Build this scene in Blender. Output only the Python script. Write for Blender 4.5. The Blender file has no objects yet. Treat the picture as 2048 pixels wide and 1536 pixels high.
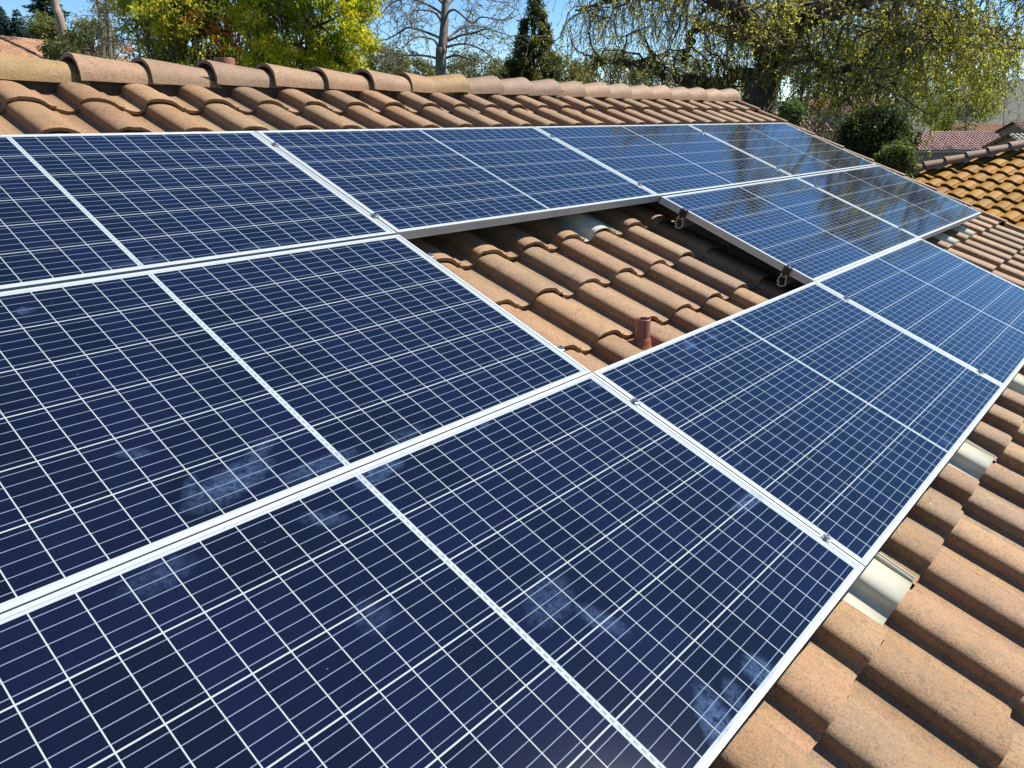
import bpy, bmesh, math, random
import numpy as np
from mathutils import Matrix, Vector

# ------------------------------------------------------------------ camera, world, sun, exposure
SC = bpy.context.scene
COL = SC.collection
TH = math.radians(21.4)                      # roof pitch
CAM = Vector((-0.0692, -3.3245, 0.0788))
ROT = Matrix(((0.6491976, 0.2462962, -0.7196393),      # world <- camera
              (-0.7606105, 0.2149013, -0.6126084),
              (0.0037682, 0.9450691, 0.3268489)))
FPX = 1566.0
cd = bpy.data.cameras.new("camera")
cam = bpy.data.objects.new("camera", cd); COL.objects.link(cam)
cam.matrix_world = Matrix.Translation(CAM) @ ROT.to_4x4()
cd.sensor_width = 36.0; cd.lens = 36.0 * FPX / 2048.0
cd.clip_start = 0.05; cd.clip_end = 2000.0
SC.camera = cam

SUN_EL, SUN_AZ = math.radians(52.5), math.radians(118.0)     # azimuth clockwise from +Y
w = bpy.data.worlds.new("World"); SC.world = w; w.use_nodes = True
wn = w.node_tree.nodes; bg = wn["Background"]
sky = wn.new("ShaderNodeTexSky"); sky.sky_type = 'NISHITA'; sky.sun_disc = False
sky.sun_elevation = SUN_EL; sky.sun_rotation = SUN_AZ
sky.altitude = 0; sky.air_density = 0.8; sky.dust_density = 0.0; sky.ozone_density = 4.0
hs = wn.new("ShaderNodeHueSaturation"); hs.inputs["Saturation"].default_value = 1.22
w.node_tree.links.new(sky.outputs[0], hs.inputs["Color"]); w.node_tree.links.new(hs.outputs[0], bg.inputs[0]); bg.inputs[1].default_value = 0.085
sl = bpy.data.lights.new("sun", 'SUN'); sl.energy = 5.0; sl.angle = math.radians(0.53); sl.color = (1.0, 0.95, 0.87)
so = bpy.data.objects.new("sun", sl); COL.objects.link(so)
sd = Vector((math.cos(SUN_EL) * math.sin(SUN_AZ), math.cos(SUN_EL) * math.cos(SUN_AZ), math.sin(SUN_EL)))
so.rotation_euler = sd.to_track_quat('Z', 'Y').to_euler()
so.location = (6, -8, 12)
SC.view_settings.view_transform = 'Standard'; SC.view_settings.look = 'None'
SC.view_settings.exposure = 0.92; SC.view_settings.gamma = 1.0

# ------------------------------------------------------------------ helpers
RM = Matrix.Rotation(TH, 4, 'X')             # roof frame (u right, s upslope, n out) -> world
def roofw(u, s, n): return RM @ Vector((u, s, n))
def ray(x, y): return ROT @ Vector(((x - 1024) / FPX, -(y - 768) / FPX, -1.0))
def at(x, y, depth): return CAM + ray(x, y) * depth          # a place seen in the photo, at its own distance
def hitz(x, y, z):
    d = ray(x, y); return CAM + d * ((z - CAM.z) / d.z)
def hitroof(x, y, n):
    d = RM.inverted() @ ray(x, y); c = RM.inverted() @ CAM
    return c + d * ((n - c.z) / d.z)

def tag(o, label=None, cat=None, group=None, kind=None):
    if label: o["label"] = label
    if cat: o["category"] = cat
    if group: o["group"] = group
    if kind: o["kind"] = kind
    return o
def empty(name, loc=(0, 0, 0), rot=None, label=None, cat=None, group=None):
    o = bpy.data.objects.new(name, None); COL.objects.link(o)
    o.empty_display_size = 0.1
    o.matrix_world = Matrix.Translation(Vector(loc)) @ (rot if rot is not None else Matrix.Identity(4))
    return tag(o, label, cat, group)
def link(name, me, mat, parent=None, smooth=False):
    o = bpy.data.objects.new(name, me); COL.objects.link(o)
    if mat is not None: me.materials.append(mat)
    if smooth:
        me.polygons.foreach_set("use_smooth", [True] * len(me.polygons))
    if parent is not None: o.parent = parent
    return o
def mesh_np(name, V, F, tint=None):
    """V (n,3) float, F (m,k) int array or list of faces."""
    me = bpy.data.meshes.new(name)
    V = np.asarray(V, np.float32)
    if isinstance(F, np.ndarray):
        m, k = F.shape
        me.vertices.add(len(V)); me.vertices.foreach_set("co", V.ravel())
        me.loops.add(m * k); me.loops.foreach_set("vertex_index", F.astype(np.int32).ravel())
        me.polygons.add(m)
        me.polygons.foreach_set("loop_start", np.arange(0, m * k, k, dtype=np.int32))
        me.update(calc_edges=True); me.validate()
    else:
        me.from_pydata([tuple(v) for v in V], [], F); me.update()
    if tint is not None:
        a = me.color_attributes.new("tint", 'FLOAT_COLOR', 'POINT')
        t = np.ones((len(V), 4), np.float32); t[:, :3] = tint
        a.data.foreach_set("color", t.ravel())
    return me
def bm_mesh(name, bm):
    bmesh.ops.recalc_face_normals(bm, faces=bm.faces[:])
    me = bpy.data.meshes.new(name); bm.to_mesh(me); bm.free(); return me
def bm_box(bm, x0, x1, y0, y1, z0, z1):
    v = [bm.verts.new(p) for p in ((x0, y0, z0), (x1, y0, z0), (x1, y1, z0), (x0, y1, z0), (x0, y0, z1), (x1, y0, z1), (x1, y1, z1), (x0, y1, z1))]
    for f in ((0, 3, 2, 1), (4, 5, 6, 7), (0, 1, 5, 4), (1, 2, 6, 5), (2, 3, 7, 6), (3, 0, 4, 7)): bm.faces.new([v[i] for i in f])
def bm_lathe(bm, prof, n=24, mat=None):
    rings = []
    for r, z in prof:
        rings.append([bm.verts.new((mat or Matrix.Identity(4)) @ Vector((r * math.cos(2 * math.pi * i / n), r * math.sin(2 * math.pi * i / n), z))) for i in range(n)])
    for a, b in zip(rings, rings[1:]):
        for i in range(n): bm.faces.new((a[i], a[(i + 1) % n], b[(i + 1) % n], b[i]))
    return rings

# ---- node expression helper
class G:
    def __init__(self, name):
        self.m = bpy.data.materials.new(name); self.m.use_nodes = True
        self.t = self.m.node_tree; self.n = self.t.nodes; self.p = self.n["Principled BSDF"]
        self.out = self.n["Material Output"]
    def node(self, typ, **kw):
        x = self.n.new(typ)
        for k, v in kw.items(): setattr(x, k, v)
        return x
    def set(self, sock, v):
        if isinstance(v, S): self.t.links.new(v.s, sock)
        elif hasattr(v, "is_output"): self.t.links.new(v, sock)
        else: sock.default_value = v
    def math(self, op, a, b=None, c=None, clamp=False):
        x = self.node("ShaderNodeMath", operation=op, use_clamp=clamp)
        for i, v in enumerate((a, b, c)):
            if v is not None: self.set(x.inputs[i], v)
        return S(self, x.outputs[0])
    def mix(self, f, a, b):
        x = self.node("ShaderNodeMix", data_type='RGBA')
        self.set(x.inputs[0], f)
        for sck, v in ((x.inputs[6], a), (x.inputs[7], b)):
            self.set(sck, v if not isinstance(v, tuple) else (*v, 1.0) if len(v) == 3 else v)
        return S(self, x.outputs[2])
    def ramp(self, f, stops):
        x = self.node("ShaderNodeValToRGB"); e = x.color_ramp.elements
        while len(e) < len(stops): e.new(0.5)
        for q, (pos, c) in zip(e, stops):
            q.position = pos; q.color = (*c, 1) if len(c) == 3 else c
        self.set(x.inputs[0], f); return S(self, x.outputs[0])
    def noise(self, vec, scale, detail=3, rough=0.55, dist=0.0):
        x = self.node("ShaderNodeTexNoise"); self.set(x.inputs["Vector"], vec)
        x.inputs["Scale"].default_value = scale; x.inputs["Detail"].default_value = detail
        x.inputs["Roughness"].default_value = rough; x.inputs["Distortion"].default_value = dist
        return S(self, x.outputs[0])
    def step(self, f, lo, hi):
        x = self.node("ShaderNodeMapRange", clamp=True); self.set(x.inputs[0], f)
        x.inputs[1].default_value = lo; x.inputs[2].default_value = hi
        return S(self, x.outputs[0])
    def obj(self): return S(self, self.node("ShaderNodeTexCoord").outputs["Object"])
    def pos(self): return S(self, self.node("ShaderNodeNewGeometry").outputs["Position"])
    def attr(self, name="tint"): return S(self, self.node("ShaderNodeAttribute", attribute_name=name).outputs["Color"])
    def xyz(self, v):
        x = self.node("ShaderNodeSeparateXYZ"); self.set(x.inputs[0], v); return [S(self, o) for o in x.outputs]
    def bump(self, h, strength, dist):
        x = self.node("ShaderNodeBump"); self.set(x.inputs["Height"], h)
        x.inputs["Strength"].default_value = strength; x.inputs["Distance"].default_value = dist
        self.t.links.new(x.outputs[0], self.p.inputs["Normal"])
    def base(self, c): self.set(self.p.inputs["Base Color"], (*c, 1) if isinstance(c, tuple) and len(c) == 3 else c)
class S:
    def __init__(self, g, s): self.g = g; self.s = s
    def __add__(self, o): return self.g.math('ADD', self, o)
    def __sub__(self, o): return self.g.math('SUBTRACT', self, o)
    def __mul__(self, o): return self.g.math('MULTIPLY', self, o)
    def __truediv__(self, o): return self.g.math('DIVIDE', self, o)
    def fract(self): return self.g.math('FRACT', self)
    def floor(self): return self.g.math('FLOOR', self)
    def abs(self): return self.g.math('ABSOLUTE', self)
    def lt(self, o): return self.g.math('LESS_THAN', self, o)
    def gt(self, o): return self.g.math('GREATER_THAN', self, o)
    def max(self, o): return self.g.math('MAXIMUM', self, o)
    def min(self, o): return self.g.math('MINIMUM', self, o)

def plain(name, col, rough=0.6, metal=0.0, var=0.15, scale=6.0, bump=0.0, bscale=60.0):
    g = G(name); v = g.obj()
    n = g.noise(v, scale, 4)
    lo = tuple(c * (1 - var) for c in col); hi = tuple(min(1, c * (1 + var)) for c in col)
    g.base(g.mix(n, lo, hi)); g.p.inputs["Roughness"].default_value = rough; g.p.inputs["Metallic"].default_value = metal
    if bump: g.bump(g.noise(v, bscale, 3), bump, 0.004)
    return g.m

def tile_material(name, speck=1.0, alt=(0.319, 0.192, 0.098), light=(0.354, 0.241, 0.143), moss=(0.171, 0.093, 0.015), moss_amt=0.35, bump=0.55):
    g = G(name); v = g.pos(); t = g.attr()
    big = g.noise(v, 3.1, 4, 0.6)
    med = g.noise(v, 17.0, 5, 0.65)
    fine = g.noise(v, 150.0, 4, 0.75)
    c = g.mix(g.step(big, 0.38, 0.68) * 0.5, t, alt)
    c = g.mix(g.step(g.noise(v, 5.3, 5, 0.7), 0.48, 0.66) * moss_amt, c, moss)
    c = g.mix(g.step(med, 0.50, 0.75) * 0.6 * speck, c, (0.141, 0.102, 0.061))
    c = g.mix(g.step(fine, 0.50, 0.68) * 0.8 * speck, c, (0.083, 0.058, 0.032))
    c = g.mix(g.step(fine, 0.47, 0.33) * 0.30, c, light)
    lich = g.noise(v, 42.0, 5, 0.7, 0.6)
    c = g.mix(g.step(lich, 0.56, 0.66) * g.step(g.noise(v, 2.1, 3), 0.36, 0.56) * 0.75 * speck, c, (0.085, 0.070, 0.050))
    c = g.mix(g.step(lich, 0.42, 0.34) * g.step(g.noise(v, 2.9, 3), 0.45, 0.62) * 0.35 * speck, c, (0.34, 0.28, 0.19))
    # sparse white lichen and bird droppings
    vo = g.node("ShaderNodeTexVoronoi"); g.set(vo.inputs["Vector"], v); vo.inputs["Scale"].default_value = 14.0
    spot = S(g, vo.outputs["Distance"]).lt(0.055) * g.noise(v, 2.3, 1).gt(0.56)
    c = g.mix(spot * 0.75, c, (0.461, 0.435, 0.371))
    g.base(c); g.p.inputs["Roughness"].default_value = 0.62
    g.p.inputs["Specular IOR Level"].default_value = 0.35
    g.bump(fine * 0.7 + med * 0.5, bump, 0.010)
    return g.m

M = {}
M['tile'] = tile_material("weathered_concrete_tile")
M['tile_far'] = tile_material("distant_roof_tile", 0.4, bump=0.2, moss_amt=0.15)
M['tile_ochre'] = tile_material("ochre_roof_tile", 0.3, alt=(0.290, 0.136, 0.013), light=(0.330, 0.166, 0.030), moss=(0.220, 0.105, 0.012), moss_amt=0.3, bump=0.3)
M['tile_ochre'].node_tree.nodes["Principled BSDF"].inputs["Specular IOR Level"].default_value = 0.1
M['underlay'] = plain("roof_underlay", (0.03, 0.027, 0.025), 0.9)
M['flash'] = plain("beige_painted_metal", (0.474, 0.454, 0.346), 0.25, 0.0, 0.05, 5.0)
M['alu'] = plain("anodised_aluminium", (0.44, 0.47, 0.455), 0.38, 0.25, 0.04, 30.0)
M['rail'] = plain("mill_aluminium_rail", (0.62, 0.62, 0.62), 0.4, 0.8, 0.05)
M['black'] = plain("black_anodised_clamp", (0.012, 0.012, 0.014), 0.4, 0.3, 0.1)
M['steel'] = plain("stainless_bolt", (0.36, 0.36, 0.37), 0.3, 0.9, 0.15)
M['dark'] = plain("dark_void", (0.012, 0.011, 0.010), 0.8)
M['vent'] = plain("brown_painted_vent", (0.269, 0.102, 0.061), 0.42, 0.0, 0.12, 14.0, 0.15, 90.0)
M['stucco'] = plain("tan_stucco", (0.269, 0.230, 0.154), 0.9, 0, 0.12, 3.0, 0.4, 80.0)
M['stucco_grey'] = plain("pale_grey_stucco", (0.269, 0.275, 0.282), 0.9, 0, 0.1, 2.0)
M['trim'] = plain("cream_trim", (0.352, 0.320, 0.243), 0.6)
M['glassdark'] = plain("dark_window", (0.03, 0.04, 0.05), 0.1)

# ------------------------------------------------------------------ setting: ground, far slope
GZ = -5.0
def ground_mat():
    g = G("dry_grass_ground"); v = g.pos()
    a = g.noise(v, 0.08, 5); b = g.noise(v, 1.4, 4)
    c = g.mix(a, (0.045, 0.05, 0.03), (0.10, 0.10, 0.075)); c = g.mix(b * 0.5, c, (0.05, 0.06, 0.02))
    g.base(c); g.p.inputs["Roughness"].default_value = 0.95; return g.m
def terrain():
    n = 90; xs = np.linspace(-450, 750, n); ys = np.linspace(-450, 750, n)
    X, Y = np.meshgrid(xs, ys); D = np.hypot(X, Y)
    az = np.degrees(np.arctan2(X, Y))
    Z = np.full_like(X, GZ)
    rise = np.clip((D - 120) / 350, 0, 1)
    Z += rise ** 1.3 * (9 + 5 * np.sin(az * 0.13 + 1.0) + 3 * np.sin(X * 0.02 + Y * 0.013))
    Z += np.clip((D - 70) / 140, 0, 1) * np.exp(-((az - 84) / 11) ** 2) * 13.0
    V = np.stack([X, Y, Z], -1).reshape(-1, 3)
    i = np.arange(n * n).reshape(n, n)
    F = np.stack([i[:-1, :-1], i[:-1, 1:], i[1:, 1:], i[1:, :-1]], -1).reshape(-1, 4)
    o = link("ground", mesh_np("ground", V, F), ground_mat(), smooth=True); tag(o, kind="structure")
terrain()

# ------------------------------------------------------------------ clay / concrete S-tiles
CW, EXP = 0.31, 0.356
PROF = np.array([(0.000, 0.018), (0.020, 0.011), (0.042, 0.005), (0.065, 0.002), (0.085, 0.004), (0.100, 0.010), (0.1105, 0.018), (0.1112, 0.036), (0.1145, 0.0485), (0.125, 0.0575),
                 (0.143, 0.0635), (0.165, 0.0668), (0.195, 0.067), (0.222, 0.0635), (0.248, 0.056), (0.270, 0.045), (0.287, 0.033), (0.299, 0.026), (0.309, 0.0235), (0.320, 0.024)])
PROF_LO = PROF[[0, 3, 5, 6, 7, 9, 11, 13, 15, 17, 19]]
def tile_grid(prof, cells, rng, colors, thick=0.017, lift=0.027, length=0.415, n0=-0.218, smax=None, rough=0.0013, cut=None, nl=4):
    """cells: (u0, s_nose) list. Returns V, F, tint in roof coordinates; every tile has its own vertices."""
    P = len(prof); Vs, Fs, Ts = [], [], []
    ts = np.array([0.0, 0.04, 0.5, 1.0])[:nl] if nl == 4 else np.array([0.0, 1.0])
    L = len(ts)
    top = lambda a, b: a * P + b
    F = []
    for a in range(L - 1):
        for b in range(P - 1): F.append((top(a, b), top(a, b + 1), top(a + 1, b + 1), top(a + 1, b)))
    off = L * P                                                # lower nose edge, then lower right edge
    for b in range(P - 1): F.append((off + b, off + b + 1, top(0, b + 1), top(0, b)))
    o2 = off + P                                               # underside at depth
    for b in range(P - 1): F.append((o2 + b + 1, o2 + b, off + b, off + b + 1)[::-1])
    F.append((off + P - 1, o2 + P - 1, top(L - 1, P - 1), top(0, P - 1)))
    F = np.array(F)
    base = 0
    for (u0, sn) in cells:
        du = rng.normal(0, 0.0025); ds = rng.normal(0, 0.004); dn = rng.normal(0, 0.0018); tw = rng.normal(0, 0.006)
        V = np.zeros((L * P + 2 * P, 3))
        for a, t in enumerate(ts):
            s = sn + ds + t * length
            n = n0 + dn + prof[:, 1] + lift * (1 - t * length / EXP)
            V[a * P:(a + 1) * P, 0] = u0 + du + prof[:, 0] + tw * t * 0.3
            V[a * P:(a + 1) * P, 1] = s
            V[a * P:(a + 1) * P, 2] = n
        if rough:
            V[:P, 1] += rng.normal(0, rough, P); V[:P, 2] += rng.normal(0, rough * 0.5, P) - 0.003
        V[off:off + P] = V[:P]; V[off:off + P, 2] -= thick; V[off:off + P, 1] += rng.normal(0.002, rough, P)
        V[o2:o2 + P] = V[off:off + P]; V[o2:o2 + P, 1] += 0.30
        V[o2:o2 + P, 2] -= lift * 0.30 / EXP
        if smax is not None: V[:, 1] = np.minimum(V[:, 1], smax)
        Vs.append(V); Fs.append(F + base); base += len(V)
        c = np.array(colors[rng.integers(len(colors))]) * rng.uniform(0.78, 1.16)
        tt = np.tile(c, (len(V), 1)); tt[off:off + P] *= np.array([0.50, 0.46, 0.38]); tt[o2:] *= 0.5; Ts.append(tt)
    return np.concatenate(Vs), np.concatenate(Fs), np.concatenate(Ts)

TAN = [(0.309, 0.183, 0.086), (0.285, 0.178, 0.090), (0.257, 0.164, 0.084), (0.309, 0.173, 0.079), (0.281, 0.156, 0.077), (0.246, 0.156, 0.086), (0.297, 0.164, 0.084)]
U_APEX0, S_NOSE0, N0 = 2.27, -1.065, -0.218
def u_of(k): return U_APEX0 - 0.190 + CW * k
def s_of(j): return S_NOSE0 + EXP * j
FLASH = {(4, 0), (0, -6), (4, -6), (8, -6), (16, -3), (18, -3), (-1, 0)}     # (column, row) where a metal flashing replaces the tile
rng = np.random.default_rng(7)
house = empty("tiled_house", (4, -3, GZ), None, "house with a tan S-tile roof carrying the blue solar panels", "house")
HM = house.matrix_world.inverted()
def hpart(name, me, mat, smooth=False, parent=None):
    o = link(name, me, mat, None, smooth); o.parent = parent or house
    o.matrix_parent_inverse = (parent or house).matrix_world.inverted() if parent is None else Matrix.Identity(4)
    return o
RI = Matrix.Identity(4)
cells = [(u_of(k), s_of(j)) for k in range(-15, 22) for j in range(-11, 6) if (k, j) not in FLASH]
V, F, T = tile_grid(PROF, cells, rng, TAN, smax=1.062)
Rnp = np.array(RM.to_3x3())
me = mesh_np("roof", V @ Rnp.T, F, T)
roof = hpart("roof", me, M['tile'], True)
roof.data.polygons.foreach_set("use_smooth", [True] * len(roof.data.polygons))
try: roof.data.set_sharp_from_angle(angle=math.radians(50))
except Exception: pass
# deck under the tiles, far slope, walls
bm = bmesh.new(); S0, UL, UR = s_of(-11) + 0.03, u_of(-15) + 0.02, 8.97
deck_n = -0.262
a = [roofw(UL, S0, deck_n), roofw(UR, S0, deck_n), roofw(UR, 1.04, deck_n), roofw(UL, 1.04, deck_n)]
yr = a[2].y; m_ = lambda v: Vector((v.x, 2 * 1.067 - v.y, v.z))
vs = [bm.verts.new(p) for p in a]; bm.faces.new(vs)
b = [m_(p) for p in a]; vs2 = [bm.verts.new(p) for p in b]; bm.faces.new(vs2[::-1])
dd = Vector((0, 0, -0.05))
vs3 = [bm.verts.new(p + dd) for p in a]; bm.faces.new(vs3[::-1])
for i in range(4): bm.faces.new((vs[i], vs3[i], vs3[(i + 1) % 4], vs[(i + 1) % 4]))
hpart("roof_deck", bm_mesh("roof_deck", bm), M['underlay'])
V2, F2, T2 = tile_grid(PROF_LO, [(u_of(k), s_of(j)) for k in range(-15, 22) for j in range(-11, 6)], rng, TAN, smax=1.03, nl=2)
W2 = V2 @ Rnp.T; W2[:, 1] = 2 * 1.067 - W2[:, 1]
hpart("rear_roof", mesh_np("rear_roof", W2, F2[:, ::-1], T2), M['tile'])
bm = bmesh.new(); e = roofw(0, S0 + 0.5, deck_n - 0.06)
yf = e.y; yb = 2 * 1.067 - yf; zt = e.z
bm_box(bm, UL + 0.3, UR - 0.35, yf, yb, GZ, zt)
x0, x1 = UL + 0.3, UR - 0.35
for x in (x0, x1):
    v = [bm.verts.new(p) for p in ((x, yf, zt), (x, yb, zt), (x, 1.067, roofw(0, 1.04, deck_n).z - 0.07))]; bm.faces.new(v)
hpart("wall", bm_mesh("wall", bm), M['stucco'])
bm = bmesh.new()
p0, p1 = roofw(0, S0 - 0.02, -0.27), roofw(0, 1.03, -0.27)
for sgn in (1, -1):
    f = (lambda y: y) if sgn == 1 else (lambda y: 2 * 1.067 - y)
    q = [(8.90, f(p0.y), p0.z), (8.90, f(p1.y), p1.z), (8.90, f(p1.y), p1.z - 0.18), (8.90, f(p0.y), p0.z - 0.18)]
    vv = [bm.verts.new(x) for x in q] + [bm.verts.new((x + 0.035, y, z)) for x, y, z in q]
    for fc in ((0, 1, 2, 3), (7, 6, 5, 4), (0, 4, 5, 1), (1, 5, 6, 2), (2, 6, 7, 3), (3, 7, 4, 0)): bm.faces.new([vv[i] for i in fc])
hpart("bargeboard", bm_mesh("bargeboard", bm), M['trim'])

# metal flashings shaped like the tile they replace
def flashing(k, j):
    prof = PROF.copy(); prof[:, 1] += 0.004
    u0, sn = u_of(k), s_of(j)
    bm = bmesh.new(); rows = []
    for t in (0.0, 0.5, 1.0):
        s = sn + 0.015 + t * 0.40
        rows.append([bm.verts.new(roofw(u0 + x, s, N0 + h + 0.014 * (1 - t * 0.40 / EXP))) for x, h in prof])
    for A, B in zip(rows, rows[1:]):
        for i in range(len(prof) - 1): bm.faces.new((A[i], A[i + 1], B[i + 1], B[i]))
    # folded rib standing along the right edge
    for du in (0.0, 0.016):
        A = [roofw(u0 + 0.312 + du, sn + 0.015 + t, N0 + 0.03) for t in (0, 0.4)]
        B = [roofw(u0 + 0.312 + du, sn + 0.015 + t, N0 + 0.052) for t in (0, 0.4)]
        C = [roofw(u0 + 0.318 + du, sn + 0.015 + t, N0 + 0.052) for t in (0, 0.4)]
        D = [roofw(u0 + 0.318 + du, sn + 0.015 + t, N0 + 0.03) for t in (0, 0.4)]
        q = [[bm.verts.new(p) for p in X] for X in (A, B, C, D)]
        for X, Y in zip(q, q[1:]): bm.faces.new((X[0], X[1], Y[1], Y[0]))
        bm.faces.new([X[0] for X in q])
    me = bm_mesh("flashing", bm)
    o = link("flashing", me, M['flash'], None, True); o.parent = roof
    o["label"] = "beige metal flashing shaped like a tile"
    md = o.modifiers.new("thick", 'SOLIDIFY'); md.thickness = 0.0015
for k, j in sorted(FLASH): flashing(k, j)
roof.matrix_parent_inverse = house.matrix_world.inverted()

# ridge caps (tapered half barrels)
def cap_mesh(seed, length=0.43, rw=0.138, rn=0.110, hw=0.132, hn=0.098, thick=0.019, col=None):
    r = np.random.default_rng(seed); n = 14; Ls = [0.0, 0.02, 0.15, 0.3, length]
    V = []
    for ly in Ls:
        f = ly / length; a = rw + (rn - rw) * f; h = hw + (hn - hw) * f
        for i in range(n + 1):
            t = math.pi * (i / n)
            V.append((ly + (r.normal(0, 0.0018) if ly == 0 else 0), -a * math.cos(t), h * math.sin(t) ** 0.85 + r.normal(0, 0.0008)))
    for ly in (0.0, 0.18):
        f = ly / length; a = rw + (rn - rw) * f - thick; h = hw + (hn - hw) * f - thick
        for i in range(n + 1):
            t = math.pi * (i / n)
            V.append((ly + 0.001, -a * math.cos(t), max(0.0, h * math.sin(t) ** 0.85)))
    F = []; q = n + 1
    for k in range(len(Ls) - 1):
        for i in range(n): F.append((k * q + i, k * q + i + 1, (k + 1) * q + i + 1, (k + 1) * q + i))
    b = len(Ls) * q
    for i in range(n):
        F.append((b + i, b + i + 1, i + 1, i)); F.append((b + q + i, b + q + i + 1, b + i + 1, b + i))
    # long lower edges
    F.append((0, q, 2 * q, b + q)[::1]); F.append((n, b + q + n, 2 * q + n, q + n))
    F.append((b, 0, b + q)); F.append((b + n, b + q + n, n))
    V = np.array(V); T = np.tile(np.array(col) * r.uniform(0.88, 1.1), (len(V), 1))
    return mesh_np("ridge_cap", V, F, T)
bm = bmesh.new()
for sg in (-1, 1):
    y0_ = 1.067 + sg * 0.088
    bm_box(bm, UL + 0.05, 8.9, y0_ - 0.012, y0_ + 0.012, 0.10, 0.262)
bm_box(bm, UL + 0.05, 8.9, 1.067 - 0.075, 1.067 + 0.075, 0.225, 0.262)
hpart("ridge_mortar", bm_mesh("ridge_mortar", bm), plain("shadow_toned_ridge_mortar", (0.05, 0.032, 0.022), 0.9))  # pan plugs under the caps, coloured dark to read as the shadow gap
CAPC = [(0.293, 0.173, 0.100), (0.247, 0.154, 0.094), (0.305, 0.169, 0.089), (0.226, 0.140, 0.089), (0.315, 0.183, 0.104)]
RC = Vector((0, 1.067, 0.222))
ci = 0
def ridge_cap(u, flip, col):
    global ci
    ci += 1
    me = cap_mesh(100 + ci, col=col)
    o = link("ridge_cap", me, M['tile'], None, True)
    tilt = Matrix.Rotation(math.radians(1.8), 4, 'Y')
    rr_ = random.Random(ci * 7 + 1)
    o.matrix_world = Matrix.Translation((u + rr_.uniform(-.012, .012), RC.y + rr_.uniform(-.007, .007), RC.z + rr_.uniform(-.004, .004))) @ (Matrix.Rotation(math.pi, 4, 'Z') if flip else Matrix.Identity(4)) @ Matrix.Rotation(math.radians(random.Random(ci + 9).uniform(-1.2, 1.2)), 4, 'Z') @ tilt
    mw = o.matrix_world.copy(); o.parent = roof; o.matrix_world = mw
    try: me.set_sharp_from_angle(angle=math.radians(50))
    except Exception: pass
for k in range(0, 18):
    c = CAPC[(k * 3 + 1) % 5]
    if k in (0,): c = (0.282, 0.160, 0.051)
    if k in (7, 8): c = (0.294, 0.186, 0.064)
    ridge_cap(3.876 - 0.366 * k, False, c)
rn = 4.44
while rn < 8.95:
    ridge_cap(rn, True, CAPC[int(rn * 7) % 5] if rn > 4.5 else (0.294, 0.173, 0.051)); rn += 0.375
ridge_cap(9.0, True, (0.301, 0.211, 0.141))
# rake tiles along the right verge
for j in range(-11, 6):
    s0 = s_of(j) - 0.03; bm = bmesh.new(); L = 0.39; rr = random.Random(j)
    pts = [(8.965, -0.245), (8.965, -0.142), (8.972, -0.136), (9.018, -0.136), (9.025, -0.142), (9.025, -0.27)]
    ra = [bm.verts.new(roofw(u, s0 + rr.uniform(-.003, .003), n + 0.018)) for u, n in pts]
    rb = [bm.verts.new(roofw(u, s0 + L if s0 + L < 1.06 else 1.06, n)) for u, n in pts]
    for i in range(len(pts)): bm.faces.new((ra[i], ra[(i + 1) % len(pts)], rb[(i + 1) % len(pts)], rb[i]))
    bm.faces.new(ra); bm.faces.new(rb[::-1])
    me = bm_mesh("rake_tile", bm)
    a_ = me.color_attributes.new("tint", 'FLOAT_COLOR', 'POINT'); c = TAN[j % 7]
    for d in a_.data: d.color = (*c, 1)
    o = link("rake_tile", me, M['tile']); o.parent = roof

# ------------------------------------------------------------------ vent pipes
def vent_pipe(name, base, height, r, label, cone=True):
    e = empty(name, base, None, label, "vent pipe")
    bm = bmesh.new()
    bm_lathe(bm, [(r, -0.10), (r, height - 0.003), (r - 0.001, height), (r - 0.004, height), (r - 0.0045, height - 0.002), (r - 0.0045, height - 0.25), (0.0005, height - 0.25)], 40)
    link("pipe", bm_mesh("pipe", bm), M['vent'], e, True)
    if cone:
        bm = bmesh.new()
        tl = Matrix.Rotation(TH, 4, 'X')
        rings = bm_lathe(bm, [(r + 0.0008, 0.030), (r + 0.003, 0.026), (r + 0.006, 0.012), (r + 0.014, -0.004), (r + 0.034, -0.016), (r + 0.040, -0.05)], 40)
        for i, rg in enumerate(rings[3:]):
            for v in rg: v.co = tl @ v.co
        link("flashing_collar", bm_mesh("flashing_collar", bm), M['vent'], e, True)
    return e
vb = hitroof(1284, 688, -0.185)
vent_pipe("vent_pipe", RM @ vb, 0.112, 0.0315, "short brown vent pipe rising from the tiles in the gap between panels")
vb2 = CAM + ray(448, 113) * ((1.95 - CAM.y) / ray(448, 113).y)
vent_pipe("vent_pipe", (vb2.x, 1.95, vb2.z - 0.33), 0.32, 0.068, "wide reddish vent pipe whose top peeks over the roof ridge")

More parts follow.
